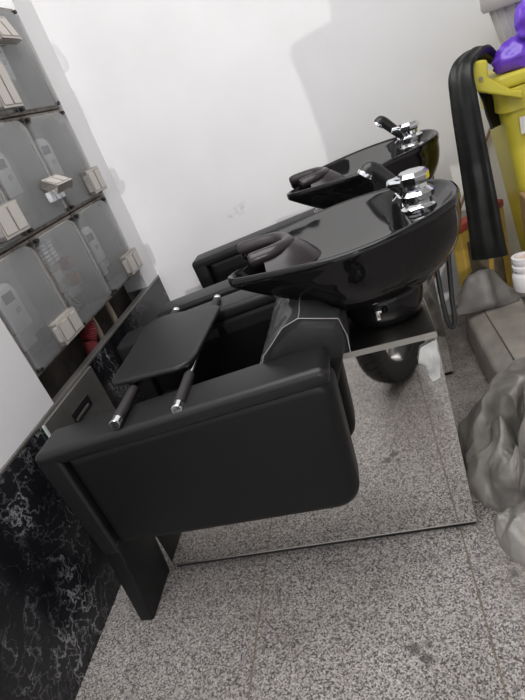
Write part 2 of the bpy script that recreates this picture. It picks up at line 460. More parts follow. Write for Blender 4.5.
def make_unit():
    root = empty('shampoo_chair', (0, 0, 0))
    tag(root, 'black shampoo chair nearer the camera with mirrored steel base and glossy basin', 'salon chair', 'two shampoo wash units')
    # mirrored base cabinet
    b = new(); prism(b, [(-.977, .018), (0, .018), (0, .640), (-.30, .640), (-.34, .30), (-.977, .30)], 'y', 0, 2*CY, .001, 1); finish('base_cabinet', b, MT['mirror'], root, smooth=False)
    b = new(); box(b, -.972, -.004, .006, 2*CY-.006, 0, .018); finish('plinth', b, MT['blackplastic'], root, smooth=False)
    b = new(); box(b, -.977, .0015, -.0015, 2*CY+.0015, .0165, .019); finish('base_trim', b, MT['steel'], root, smooth=False)
    b = new()
    box(b, -.40, .001, -.001, 2*CY+.001, .6405, .654, .002, 1)
    lg = finish('ledge', b, MT['steel'], root, smooth=False)
    b = new(); box(b, -.40, .003, -.003, -.0012, .640, .656); box(b, .0012, .003, -.003, 2*CY+.003, .640, .656); finish('ledge_rim', b, MT['edge'], lg, smooth=False)
    # pedestal
    b = new(); lathe(b, [(0, .655), (.086, .655), (.096, .662), (.104, .685), (.108, .715), (.104, .745), (.092, .765), (.092, .775), (0, .775)], (-.10, CY, 0), 40)
    pd = finish('pedestal', b, MT['shell'], root)
    b = new(); box(b, -.124, -.114, CY-.112, CY-.098, .690, .715, .002, 2); box(b, -.121, -.108, CY-.115, CY-.103, .709, .716, .002, 2); finish('clip', b, MT['chrome'], pd)
    make_basin(root)
    # arms
    tz = lambda x: .672+.062*(x+1.03)/.79
    for side in (-1, 1):
        Y = lambda d: CY+side*d                       # d: distance from the middle
        yo, yi = Y(.355), Y(.228)
        lo, hi = min(yo, yi), max(yo, yi)
        b = new()
        pts = roundpoly([(-.957, .318), (-.262, .318), (-.238, tz(-.24)-.03), (-.957, tz(-.957)-.03)], [.012, .07, .04, .012], 8)
        prism(b, pts, 'y', lo+.006, hi-.006, .03, 6)
        arm = finish('armrest', b, MT['vinyl'], root, ang=70)
        b = new()
        x0, x1 = -1.034, -.243
        pts = [(x0, tz(x0)-.046), (x1+.004, tz(x1)-.046), (x1, tz(x1)), (x0, tz(x0))]
        prism(b, roundpoly(pts, [.012, .02, .03, .018], 6), 'y', lo, hi, .016, 5)
        finish('arm_pad', b, MT['vinyl2'], arm, ang=70)
        b = new()
        pts = [(-1.016, .300), (-.962, .300), (-.962, .655), (-1.032, .655)]
        prism(b, roundpoly(pts, [.006, .006, .006, .012], 4), 'y', lo, hi, .010, 4)
        finish('front_post', b, MT['vinyl2'], arm, ang=70)
        b = new()
        lo2, hi2 = (lo+.002, min(hi+.060, CY-.16)) if side < 0 else (max(lo-.060, CY+.16), hi-.002)
        pts = [(-1.046, .0), (-.998, .0), (-.958, .330), (-1.014, .330)]
        prism(b, roundpoly(pts, [.006, .006, .004, .004], 3), 'y', lo2, hi2, .007, 3)
        finish('leg', b, MT['vinyl'], root, ang=70)
    # seat between the arms, and the reclined back
    b = new(); prism(b, roundpoly([(-.95, .30), (-.40, .30), (-.40, .44), (-.95, .47)], [.01, .01, .03, .045], 6), 'y', CY-.226, CY+.226, .018, 4)
    finish('seat', b, MT['vinyl'], root, ang=70)
    b = new(); prism(b, roundpoly([(-.50, .42), (-.33, .42), (-.205, .70), (-.205, .765), (-.285, .790), (-.375, .735), (-.47, .60)], [.02, .02, .01, .02, .03, .04, .04], 6), 'y', CY-.224, CY+.224, .016, 4)
    bk = finish('backrest', b, MT['vinyl'], root, ang=70)
    # clear wrapping left on the head end of the back
    rnd = random.Random(3)
    b = new()
    sec = [(-.432, .668), (-.415, .700), (-.392, .737), (-.365, .765), (-.325, .792), (-.285, .806), (-.245, .798), (-.200, .782), (-.192, .735), (-.196, .690)]
    rows = []
    NY = 26
    for j in range(NY+1):
        y = CY-.238+.476*j/NY
        row = []
        for i, (x, z) in enumerate(sec):
            w = .007*noise.noise(Vector((x*26, y*9, 1.7)))+.008*(.4-abs(noise.noise(Vector((x*14+y*20, y*6, 5.2)))))
            nrm = Vector((-.6, .8)) if i < 6 else Vector((.4, .9))
            row.append(b.verts.new((x+w*nrm.x, y, z+w*nrm.y)))
        rows.append(row)
    for r1, r2 in zip(rows, rows[1:]):
        for i in range(len(sec)-1): b.faces.new((r1[i], r1[i+1], r2[i+1], r2[i]))
    for j in (0, NY):
        c = b.verts.new((-.27, rows[j][0].co.y+(-.012 if j == 0 else .012), .735))
        for i in range(len(sec)-1): b.faces.new((rows[j][i], rows[j][i+1], c))
        b.faces.new((rows[j][0], c, rows[j][-1]))
    seams = [[r[0].co.copy() for r in rows], [rows[0][i].co.copy()+Vector((0, -.001, .0005)) for i in range(len(sec))], [rows[-1][i].co.copy() for i in range(len(sec))], [r[5].co.copy()+Vector((0, 0, .0005)) for r in rows]]
    finish('plastic_wrap', b, MT['film'], bk, ang=60)
    b = new()
    for q in seams: tube(b, q, .0009, 6)
    finish('wrap_fold', b, MT['filmedge'], bk)
    return root
unit = make_unit()
SRC = list(bpy.data.objects)
unit2 = copy_tree(unit); unit2.location = (.092, .79, 0)
unit2['label'] = 'black shampoo chair farther from the camera, standing against the white back wall'
# torn protective film only on the nearer unit
b = new()
out = [(-.050, .605), (-.040, .625), (-.012, .634), (-.003, .634), (-.006, .560), (-.012, .530), (-.030, .522), (-.038, .545), (-.040, .570), (-.052, .585)]
rows = []
ctr = Vector((-.025, .575))
for s in (1, .8, .6, .4, .2):
    row = []
    for i in range(len(out)):
        for t in (0, .33, .66):
            p = Vector(out[i]).lerp(Vector(out[(i+1) % len(out)]), t)
            p = ctr.lerp(p, s)
            k = noise.noise(Vector((p.x*70, p.y*70, 3)))
            q = p+Vector((1, 1))*.004*k*(1 if s == 1 else .3)
            row.append(b.verts.new((q.x, -.006-.006*abs(k)-.004*(1-s), q.y)))
    rows.append(row)
n = len(rows[0])
for r1, r2 in zip(rows, rows[1:]):
    for k in range(n): b.faces.new((r1[k], r1[(k+1) % n], r2[(k+1) % n], r2[k]))
b.faces.new(rows[-1])
finish('torn_film', b, MT['scrap'], unit)['label'] = 'crumpled whitish scrap of peeled protective film'

# hand showers
def make_shower():
    root = empty('hand_shower', (0, CY+.03, .935))
    o = Vector((0, CY+.03, .935))
    b = new()
    p = [Vector(q) for q in ((.010, CY+.03, .950), (-.008, CY+.025, .972), (-.030, CY+.02, 1.000), (-.046, CY+.017, 1.019), (-.056, CY+.015, 1.024), (-.063, CY+.014, 1.018))]
    sp = spline([q-o for q in p], 6)
    n = len(sp); rr = []
    for i in range(n):
        t = i/(n-1); rr.append(.0145+.004*math.sin(t*PI*.8) if t < .8 else .0175+.002*(t-.8)/.2)
    tube(b, sp, rr, 18); h = finish('handle', b, MT['blackplastic'], root)
    b = new()
    e = sp[-1]; d = (sp[-1]-sp[-2]).normalized()
    tube(b, [e, e+d*.004, e+d*.009, e+d*.010], [.0195, .0202, .0195, .015], 20); finish('spray_face', b, MT['chrome'], h)
    b = new()
    hp = [(.008, CY+.03, .944), (.012, CY+.032, .925), (.03, CY+.05, .90)]
    loop = spline([(.052, CY+.03, .80), (.050, CY+.02, .74), (.046, CY+.005, .65), (.048, CY-.002, .585), (.056, CY-.002, .562), (.066, CY+.0, .580), (.072, CY+.01, .65), (.082, CY+.02, .74), (.090, CY+.03, .80), (.088, CY+.04, .84)], 8)
    tube(b, [q-o for q in loop], .0065, 10)
    finish('hose', b, MT['blackplastic'], root)
    return root
sh = make_shower()
tag(sh, 'black hand shower resting on the nearer basin, its hose looped below', 'hand shower', 'hand showers of the two basins')
SRC = list(bpy.data.objects)
sh2 = copy_tree(sh); sh2.location = sh.location+Vector((.092, .79, 0))
sh2['label'] = 'black hand shower resting on the farther basin beside the back wall'

# booster board across the arms of the nearer chair
root = empty('booster_seat', (-.72, .16, .69))
tag(root, 'padded black booster board on two rods laid across the nearer chair arms', 'booster seat')
o = Vector(root.location)
b = new()
pl = roundpoly([(-.846, -.008), (-.598, -.014), (-.588, .365), (-.862, .412)], [.03, .06, .045, .06], 8)
prism(b, [(x+.0, y) for x, y in pl], 'z', .7205, .738, .008, 4, T=Matrix.Translation(-o))
finish('padded_board', b, MT['vinyl2'], root, ang=70)
for x, xe, dz in ((-.772, -.800, .7075), (-.604, -.640, .7095)):
    b = new()
    A = Vector((x, -.176, dz)); B = Vector((xe, .495, dz))
    L = lambda t: A.lerp(B, t)-o
    tube(b, [L(.0), L(1.)], .0095, 14); rod = finish('rod', b, MT['chrome'], root)
    for (t0, t1) in ((.035, .24), (.80, .975)):
        b = new(); tube(b, [L(t0), L(t0+.01), L(t1-.01), L(t1)], [.0125, .014, .014, .0125], 16); finish('grip', b, MT['grip'], rod)
    for t0, t1 in ((.0, .035), (.975, 1.0)):
        b = new(); tube(b, [L(t0), L(t0+.002), L(t1)], [.0125, .0138, .0138], 16); finish('end_cap', b, MT['chrome'], rod)

# ---------------------------------------------------------------- meter boxes on the left wall
PY, PZ = .3265, .3737
def inset_plate(b, y0, y1, z0, z1, x0, x1, c):
    prism(b, roundpoly([(y0, z0), (y1, z0), (y1, z1), (y0, z1)], c, 5), 'x', x0, x1, .006, 2)
def make_box(y0, z0, lid, extra, label):
    cy = y0+PY/2
    root = empty('meter_box', (XL, cy, z0))
    tag(root, label, 'meter box', 'electricity meter boxes on the left wall')
    T = lambda bm: [setattr(v, 'co', v.co-Vector((XL, cy, z0))) for v in bm.verts]
    e = .003
    b = new()
    a0, a1, b0, b1 = y0+e, y0+PY-e, z0+e, z0+PZ-e
    w = .010
    box(b, XL, XL+.006, a0, a1, b0, b1)
    box(b, XL, XW-.020, a0, a0+w, b0, b1); box(b, XL, XW-.020, a1-w, a1, b0, b1)
    box(b, XL, XW-.020, a0, a1, b0, b0+w); box(b, XL, XW-.020, a0, a1, b1-w, b1)
    T(b); hs = finish('housing', b, MT['housing'], root, smooth=False)
    b = new()
    box(b, XW-.021, XW-.014, a0, a1, b0, b0+.011); box(b, XW-.021, XW-.014, a0, a1, b1-.011, b1)
    box(b, XW-.021, XW-.014, a0, a0+.009, b0+.011, b1-.011); box(b, XW-.021, XW-.014, a1-.009, a1, b0+.011, b1-.011)
    T(b); finish('rim', b, MT['rust'], hs, smooth=False)
    # domed clear cover with rounded upper corners
    b = new()
    inset_plate(b, a0+.010, a1-.010, b0+.010, b1-.010, XW-.020, XW, [.02, .02, .05, .05])
    T(b)
    # hollow it: drop the rear face
    b.normal_update()
    rear = [f for f in b.faces if f.normal.length and abs(f.normal.x) > .9 and f.calc_center_median().x < XW-.015-XL]
    bmesh.ops.delete(b, geom=rear, context='FACES')
    finish('cover', b, MT['cover'], root, ang=30)
    for yy, zz in ((a0+.018, b1-.016), (a1-.018, b1-.016), (a0+.018, b0+.016), (a1-.018, b0+.016)):
        b = new(); tube(b, [(XW-.014, yy, zz), (XW+.004, yy, zz)], .007, 8); box(b, XW-.010, XW+.003, yy-.010, yy+.010, zz-.004, zz+.004)
        T(b); finish('latch', b, MT['latch'], hs, smooth=False)
    if extra == 'meter':
        b = new()
        my, mz = cy-.03, z0+.215
        prism(b, roundpoly([(my-.05, mz-.085), (my+.05, mz-.085), (my+.055, mz+.075), (my-.055, mz+.075)], [.01, .01, .04, .04], 5), 'x', XL+.012, XW-.055, .008, 3)
        T(b); me = finish('meter', b, MT['meterw'], root)
        b = new(); box(b, XW-.058, XW-.053, my-.028, my+.030, mz+.012, mz+.045, .002, 1); T(b); finish('display', b, MT['lcd'], me)
        b = new(); box(b, XW-.058, XW-.052, my+.002, my+.028, mz-.030, mz-.012, .002, 1); T(b); finish('button', b, MT['housing'], me)
        b = new(); prism(b, roundpoly([(my-.045, mz-.15), (my+.045, mz-.15), (my+.05, mz-.085), (my-.05, mz-.085)], .006, 3), 'x', XL+.012, XW-.075, .004, 2); T(b); finish('terminal_cover', b, MT['housing'], me)
    else:
        b = new()
        for r in range(3):
            for k in range(6):
                box(b, XL+.02, XW-.06, cy-.10+r*.045, cy-.07+r*.045, z0+.245+k*.014, z0+.253+k*.014)
        T(b); finish('terminal_strip', b, MT['meterw'], root, smooth=False)
        b = new(); box(b, XL+.01, XW-.06, cy-.07, cy-.01, z0+.175, z0+.215, .003, 1); box(b, XL+.01, XW-.07, cy-.10, cy-.075, z0+.15, z0+.19, .003, 1); T(b); finish('breaker', b, MT['white'], root)
        for k in range(4):
            b = new()
            ph = k*.5
            pts = [(XL+.03+.01*k, cy-.06+.03*math.cos(ph+t*1.2)+.012*k, z0+.06+.045*math.sin(ph+t*.9)+.012*k) for t in range(7)]
            tube(b, spline(pts, 5), .006, 8); T(b); finish('wire', b, MT['orange'] if k < 2 else MT['rust'], root)
        for k in range(2):
            b = new(); box(b, XL+.03, XW-.05, cy+.055, cy+.075, z0+.12+k*.07, z0+.17+k*.07, .003, 1); T(b); finish('fuse', b, MT['orange'] if k == 0 else MT['redhose'], root)
    if lid:
        ly0, lz0, w, h, ang = lid
        # lid: a small clear tray standing proud of the cover, sometimes swung open about its top edge
        b = new()
        R = Matrix.Translation((XW, y0+ly0, z0+lz0+h)) @ Matrix.Rotation(ang, 4, 'Y')
        dd = .032
        def bx(*a): box(b, *a, .0025, 1, R)
        bx(dd-.004, dd, 0, w, -h, 0)
        bx(0, dd, 0, .005, -h, 0); bx(0, dd, w-.005, w, -h, 0)
        bx(0, dd, 0, w, -h, -h+.005); bx(0, dd, 0, w, -.005, 0)
        T(b); ld = finish('breaker_lid', b, MT['lid'], root)
        b = new()
        bx(dd, dd+.003, .008, w*.52-.003, -h+.01, -.010); bx(dd, dd+.003, w*.52+.003, w-.008, -h+.01, -.010)
        T(b); finish('lid_panel', b, MT['lid'], ld)
        b = new()
        for k in range(3): box(b, XW+.001, XW+.022, y0+ly0+.012+k*.036, y0+ly0+.040+k*.036, z0+lz0+.012, z0+lz0+h-.02, .003, 1)
        T(b); finish('breaker_switch', b, MT['meterw'], root)
    return root
Z3, Z2, Z1 = .728, .728+PZ, .728+2*PZ
YA = .1735
LID = (.155, .025, .145, .085, 0)
make_box(YA, Z3, LID, 'meter', 'grey meter box of the bottom row, beside the white board')
make_box(YA+PY, Z3, None, 'open', 'meter box of the bottom row with orange wires and no meter inside')
make_box(YA+2*PY, Z3, (.175, .02, .14, .09, 0), 'meter', 'meter box at the bottom row right end, above the marble near the corner')
make_box(YA, Z2, (.16, .03, .145, .10, 0), 'meter', 'middle row meter box at the left picture edge')
make_box(YA+PY, Z2, (.19, .055, .12, .07, -1.0), 'meter', 'middle row meter box whose small breaker lid is swung open')
make_box(YA+2*PY, Z2, (.19, .02, .13, .10, 0), 'meter', 'middle row meter box next to the bare white wall, its lid shut')
make_box(YA+PY, Z1, (.18, .02, .13, .15, 0), 'meter', 'top row meter box cut by the left picture edge')
make_box(YA+2*PY, Z1, (.02, .22, .13, .09, -.3), 'meter', 'top row meter box in the upper left corner, beside the white wall')

# hose and cables in the dark gap under the boxes
b = new()
p = spline([(XL+.06, .60, .655), (XL+.07, .62, .69), (XL+.06, .63, .73)], 14)
n = len(p); tube(b, p, [.030+(.005 if i % 2 else 0) for i in range(n)], 16)
# a stub: reaches down behind the marble to its floor support
p2 = [(XL+.06, .60, .655), (XL+.055, .59, .45), (XL+.055, .585, 0.0)]
tube(b, spline(p2, 6), .028, 12)
tag(finish('corrugated_hose', b, MT['redhose']), 'dark red corrugated hose in the gap below the meter boxes', 'hose')
for k, (y, lab) in enumerate(((.70, 'beige cable in the gap below the meter boxes, next to the red hose'), (.86, 'beige cable in the gap below the rightmost bottom meter box'))):
    b = new(); tube(b, spline([(XL+.03, y, 0.0), (XL+.03, y, .4), (XL+.05, y+.01, .62), (XL+.04, y+.015, .73)], 6), .013, 10)
    tag(finish('cable', b, MT['beige']), lab, 'cable', 'cables below the meter boxes')

# white board standing on the marble, left of the boxes
b = new(); box(b, XW-.024, XW-.002, -.95, .166, .634, 1.75, .002, 1)
tag(finish('white_board', b, MT['board'], smooth=False), 'plain white board standing on the marble ledge left of the meter boxes', 'board')
# grey metal panel with a slot on the marble
root = empty('access_panel', (XW, .23, .28)); tag(root, 'grey metal panel with a dark slot fixed on the black marble', 'panel')
o = Vector(root.location)
b = new(); box(b, 0, .012, -.165, .185, 0, .343, .001, 1); pn = finish('panel_sheet', b, MT['greyplate'], root, smooth=False)
b = new()
for k in range(2): box(b, .0005+k*.006, .0042+k*.006, -.1695-.006*k, -.1655, 0.0, .340)
finish('glass_edge', b, MT['glassedge'], root, smooth=False)
b = new(); box(b, .012, .0145, -.045, .082, .243, .287, .001, 1); sl = finish('slot', b, MT['slot'], pn, smooth=False)
b = new(); box(b, .0145, .0165, -.036, .060, .252, .262, .0005, 1); finish('slot_lip', b, MT['greyplate'], sl, smooth=False)

# ---------------------------------------------------------------- clutter on the right
# wheelie bin
root = empty('wheelie_bin', (.66, .99, 0)); tag(root, 'yellow wheelie bin in the right corner with a black cape over its handle', 'bin')
o = Vector(root.location)
b = new()
ring = []
BX = .455
for (z, x0, x1, y0, y1) in ((0.06, BX+.05, .86, .89, 1.10), (.93, BX-.035, .93, .85, 1.14), (.93, BX-.045, .94, .84, 1.15), (1.0, BX-.045, .94, .84, 1.15), (1.0, BX-.02, .92, .865, 1.13), (.2, BX+.07, .84, .91, 1.08)):
    pts = roundpoly([(x0, y0), (x1, y0), (x1, y1), (x0, y1)], .04, 5)
    ring.append([b.verts.new((x-o.x, y-o.y, z)) for x, y in pts])
for r1, r2 in zip(ring, ring[1:]):
    n = len(r1)
    for k in range(n): b.faces.new((r1[k], r1[(k+1) % n], r2[(k+1) % n], r2[k]))
b.faces.new(ring[0][::-1]); b.faces.new(ring[-1])
bd = finish('bin_body', b, MT['yellow'], root, ang=50)
b = new()
prism(b, roundpoly([(BX-.06, .845), (.95, .845), (.95, 1.155), (BX-.06, 1.155)], .04, 5), 'z', 1.002, 1.045, .012, 3, T=Matrix.Translation(-o))
finish('bin_lid', b, MT['yellow'], root, ang=50)
for y in (.80, .965):
    b = new()
    pts = roundpoly([(.328, 1.035), (.47, .962), (.47, .99), (.44, 1.002), (.376, 1.062), (.381, 1.112), (.330, 1.123)], [.012, .004, .004, .01, .012, .01, .016], 5)
    prism(b, pts, 'y', y, y+.045, .006, 2, T=Matrix.Translation(-o))
    br = finish('handle_bracket', b, MT['yellow'], root, ang=50)
    b = new(); tube(b, [Vector((.352, y-.006, 1.065))-o, Vector((.352, y+.002, 1.065))-o], .006, 12); finish('bolt', b, MT['rust'], br)
b = new(); tube(b, [Vector((.352, .846, 1.085))-o, Vector((.352, .964, 1.085))-o], .012, 14); finish('handle_bar', b, MT['yellow'], root)
for y in (.92, 1.07):
    b = new(); lathe(b, [(0, -.02), (.055, -.02), (.06, -.012), (.06, .012), (.055, .02), (0, .02)], (0, 0, 0), 28, Matrix.Translation(Vector((BX+.115, y, .06))-o) @ Matrix.Rotation(PI/2, 4, 'X')); finish('wheel', b, MT['rubber'], root)
b = new(); box(b, .462, .56, .837, .8395, .85, .905, .001, 1, Matrix.Translation(-o)); finish('sticker', b, MT['white'], bd, smooth=False)

# black folded cape over the handle
def sheet(path, w0, w1, wob=.0, th=.010, seed=0, axis=Vector((.25, 1, 0)).normalized(), folds=3):
    """a folded strip that follows path (x,y,z); the strip's width runs along axis"""
    b = new(); P = spline(path, 8); n = len(P); rows = []
    for i, p in enumerate(P):
        t = i/(n-1); w = w0+(w1-w0)*t
        tan = (P[min(i+1, n-1)]-P[max(i-1, 0)]).normalized(); nor = tan.cross(axis).normalized()
        top, bot = [], []
        m = 14
        for k in range(m+1):
            s = k/m-.5
            f = .0025*math.sin(s*folds*2*PI+seed+t*1.5)+wob*noise.noise(Vector((s*4, t*7, seed)))
            e = th*math.sqrt(max(0, 1-(2*s)**4))
            q = p+axis*(s*w)
            top.append(b.verts.new(q+nor*(f+e))); bot.append(b.verts.new(q+nor*(f-e)))
        rows.append(top+bot[::-1])
    for r1, r2 in zip(rows, rows[1:]):
        m = len(r1)
        for k in range(m): b.faces.new((r1[k], r1[(k+1) % m], r2[(k+1) % m], r2[k]))
    b.faces.new(rows[0][::-1]); b.faces.new(rows[-1]); return b
ax = Vector((.95, -.3, 0)).normalized()
root = empty('salon_cape', (.338, .86, .5)); tag(root, 'long black leather-look cape folded over the yellow bin handle', 'cape')
o = Vector((.33, .86, .5))
Y0 = .76
bb = sheet([(.48, 1.0, 1.075), (.43, .96, 1.095), (.385, .90, 1.132), (.340, .84, 1.138), (.290, .79, 1.108), (.281, Y0+.01, 1.02), (.281, Y0, .85), (.281, Y0-.01, .70), (.281, Y0-.01, .56), (.281, Y0-.01, .485)], .035, .122, .004, .013, 1., ax, 2)
for v in bb.verts: v.co -= o
finish('long_panel', bb, MT['leather'], root, ang=70)
bb = sheet([(.400, .94, 1.10), (.372, .93, 1.108), (.374, .925, 1.04), (.392, .92, .95), (.402, .92, .885)], .05, .07, .004, .007, 4., Vector((.8, .6, 0)).normalized(), 1)
for v in bb.verts: v.co -= o
finish('short_panel', bb, MT['leather'], root, ang=70)

# tub and purple bags on the bin
root = empty('tub', (.615, 1.03, 1.047)); tag(root, 'grey white ribbed tub standing on the yellow bin', 'tub')
b = new(); lathe(b, [(0, 0), (.105, 0), (.110, .005), (.155, .215), (.150, .215), (.105, .012), (0, .012)], (0, 0, 0), 48); tb = finish('tub_wall', b, MT['tub'], root, ang=50)
b = new()
for k in range(24):
    a = 2*PI*k/24
    tube(b, [Vector((.112*math.cos(a), .112*math.sin(a), .015)), Vector((.150*math.cos(a), .150*math.sin(a), .19))], .003, 6)
finish('ribs', b, MT['tub'], tb)
b = new(); lathe(b, [(.150, .185), (.170, .185), (.176, .195), (.176, .232), (.168, .240), (.152, .236), (.150, .185)], (0, 0, 0), 48); finish('tub_rim', b, MT['tubrim'], root, ang=50)
def blob(name, c, r, m, seed, amp=.25, freq=2.2, flat=True, sub=4, ridge=True):
    b = new(); bmesh.ops.create_icosphere(b, subdivisions=sub, radius=1)
    for v in b.verts:
        n = v.co.normalized(); q = n*freq+Vector((seed, seed*1.7, 0))
        k = 0; a = 1
        for i in range(4):
            s = noise.noise(q*(2**i)); k += a*((1-2*abs(s)) if ridge else s); a *= .5
        s = 1+amp*(k*.5-.2)
        p = Vector((n.x*r[0]*s, n.y*r[1]*s, n.z*r[2]*s))
        if flat and p.z < -r[2]*.6: p.z = -r[2]*.6+(p.z+r[2]*.6)*.05
        v.co = p
    zmin = min(v.co.z for v in b.verts)
    for v in b.verts: v.co.z -= zmin
    return finish(name, b, m, loc=c, ang=180)
tag(blob('plastic_bag', (.505, .905, 1.047), (.075, .05, .052), MT['purple'], 3.1, .4, 1.6), 'shiny purple plastic bag on the yellow bin lid beside the tub', 'plastic bag', 'purple plastic bags')
tag(blob('plastic_bag', (.548, .855, 1.128), (.055, .040, .066), MT['purple'], 7.7, .4, 1.6), 'purple plastic bag stacked higher, in front of the grey tub at the picture corner', 'plastic bag', 'purple plastic bags')

# leaning stick
b = new(); tube(b, [(.0, 1.285, .0), (.52, 1.305, .885)], .006, 10)
tag(finish('wooden_stick', b, MT['wood']), 'thin brown stick leaning on the white wall behind the yellow bin', 'stick')

# yellow framed case with red top
root = empty('framed_case', (.325, 1.165, 0), math.radians(41)); tag(root, 'yellow framed case with a red top edge and dark window', 'case')
b = new()
hw, hh, dp = .145, .50, .05
box(b, -hw, -hw+.032, -dp, 0, 0, hh, .003, 1); box(b, hw-.032, hw, -dp, 0, 0, hh, .003, 1); box(b, -hw+.032, hw-.032, -dp, 0, 0, .04, .003, 1); box(b, -hw+.032, hw-.032, -dp, 0, hh-.055, hh, .003, 1)
finish('case_frame', b, MT['frame'], root, smooth=False)
b = new(); box(b, -hw-.003, hw+.003, -dp-.003, .003, hh, hh+.032, .006, 2); finish('top_edge', b, MT['red'], root)
b = new(); box(b, -hw+.03, hw-.03, -dp+.012, -.006, .03, hh-.05); finish('window', b, MT['brown'], root, smooth=False)
b = new(); box(b, -.02, -.005, -dp-.002, -dp+.014, .04, hh-.055, .002, 1, Matrix.Rotation(.12, 4, 'Y')); finish('strap', b, MT['frame'], root, smooth=False)

# long dusty carton
root = empty('carton', (.30, .745, 0)); tag(root, 'long dusty pale carton on the floor with a dark lid seam', 'box')
b = new()
sec = roundpoly([(-.105, 0), (.12, 0), (.12, .205), (-.035, .205), (-.10, .165)], [.03, .01, .012, .02, .03], 5)
rows = []
for j in range(25):
    y = -.265+.53*j/24; row = []
    for (x, z) in sec:
        w = .007*noise.noise(Vector((x*9, y*6, z*9+4))) if z > .02 else 0
        k = 1-.04*max(0, abs(j-12)/12-.8)*5
        row.append(b.verts.new((x*k+w, y, max(0, z*k+w*.6))))
    rows.append(row)
for r1, r2 in zip(rows, rows[1:]):
    n = len(r1)
    for k in range(n): b.faces.new((r1[k], r1[(k+1) % n], r2[(k+1) % n], r2[k]))
b.faces.new(rows[0][::-1]); b.faces.new(rows[-1])
finish('carton_body', b, MT['carton'], root, ang=50)
b = new(); tube(b, [(-.036, -.255+.51*k/12, .2065+.004*noise.noise(Vector((-.036*9, (-.255+.51*k/12)*6, .205*9+4)))) for k in range(13)], .0026, 6); finish('lid_seam', b, MT['seam'], root)

# grey plastic bag slumped behind the carton
b = new(); g = [[(.165, .90, .210), (.22, .885, .210), (.28, .88, .210), (.34, .885, .210), (.405, .90, .210)],
                [(.185, .915, .26), (.235, .89, .27), (.285, .872, .275), (.345, .895, .265), (.385, .92, .25)],
                [(.215, .935, .32), (.25, .915, .325), (.29, .90, .335), (.335, .925, .32), (.362, .935, .295)],
                [(.232, .95, .345), (.26, .945, .355), (.295, .94, .362), (.325, .945, .355), (.340, .95, .335)],
                [(.21, .965, .30), (.25, .97, .315), (.29, .975, .32), (.33, .97, .31), (.36, .965, .28)],
                [(.165, .96, .210), (.22, .972, .210), (.28, .978, .210), (.34, .972, .210), (.405, .96, .210)]]
R_ = [[b.verts.new(p) for p in r] for r in g]
for r1, r2 in zip(R_, R_[1:]):
    for k in range(4): b.faces.new((r1[k], r1[k+1], r2[k+1], r2[k]))
bmesh.ops.holes_fill(b, edges=[e for e in b.edges if e.is_boundary], sides=0)
bmesh.ops.triangulate(b, faces=[f for f in b.faces if len(f.verts) > 4])
bmesh.ops.subdivide_edges(b, edges=b.edges[:], cuts=3, smooth=.6, use_grid_fill=True)
for v in b.verts:
    v.co.y += .008*noise.noise(v.co*22); v.co.z = max(.2095, v.co.z+.006*noise.noise(v.co*17))
tag(finish('grey_bag', b, MT['greybag'], ang=60), 'grey plastic bag slumped on the carton below the black cape', 'plastic bag')

# cardboard box in front of the bin
b = new(); box(b, .426, .70, .70, .815, 0, .665, .004, 1)
tag(finish('cardboard_box', b, MT['card'], smooth=False), 'tall brown cardboard box in front of the yellow bin', 'box')

# crumpled tarpaulin: a stiff sheet thrown over a heap, shaped by its main folds
import numpy as np
def tarp(pts, x0, x1, y0, y1, seed, label, n=0, amp=1.):
    from mathutils.geometry import delaunay_2d_cdt
    P = [p for p in pts]
    vv, ee, ff, *_ = delaunay_2d_cdt([Vector(p[:2]) for p in P], [], [], 0, 1e-6)
    zz = {}
    b = new(); V = []
    for v in vv:
        z = min(P, key=lambda p: (p[0]-v.x)**2+(p[1]-v.y)**2)[2]
        V.append(b.verts.new((v.x, v.y, max(z, 0))))
    for f in ff: b.faces.new([V[i] for i in f])
    for it in range(4):
        bmesh.ops.subdivide_edges(b, edges=b.edges[:], cuts=1, use_grid_fill=True)
        bmesh.ops.triangulate(b, faces=[f for f in b.faces if len(f.verts) > 4])
        if it in (2, 3): bmesh.ops.smooth_vert(b, verts=[v for v in b.verts if not v.is_boundary], factor=.5, use_axis_x=True, use_axis_y=True, use_axis_z=True)
    b.normal_update()
    flat = [f for f in b.faces if max(v.co.z for v in f.verts) < .012]
    bmesh.ops.delete(b, geom=flat, context='FACES')
    for v in b.verts:
        if v.is_boundary: v.co.z = 0; continue
        q = Vector((v.co.x*13, v.co.y*13, seed+v.co.z*9)); q = q+.6*Vector((noise.noise(q*.7), noise.noise(q*.7+Vector((5, 0, 0))), 0))
        e = min(1, v.co.z/.06)*amp
        v.co.z = max(.002, v.co.z+e*(.013*(.38-abs(noise.noise(q)))+.008*(.35-abs(noise.noise(q*2.3)))+.003*noise.noise(q*5)))
        v.co.x += .012*e*noise.noise(q*1.6+Vector((0, 7, 0))); v.co.y += .012*e*noise.noise(q*1.6+Vector((0, 0, 7)))
    bmesh.ops.holes_fill(b, edges=[e for e in b.edges if e.is_boundary], sides=0)
    return tag(finish('tarpaulin', b, MT['tarp'], ang=55), label, 'tarp', 'grey tarpaulin heaps')
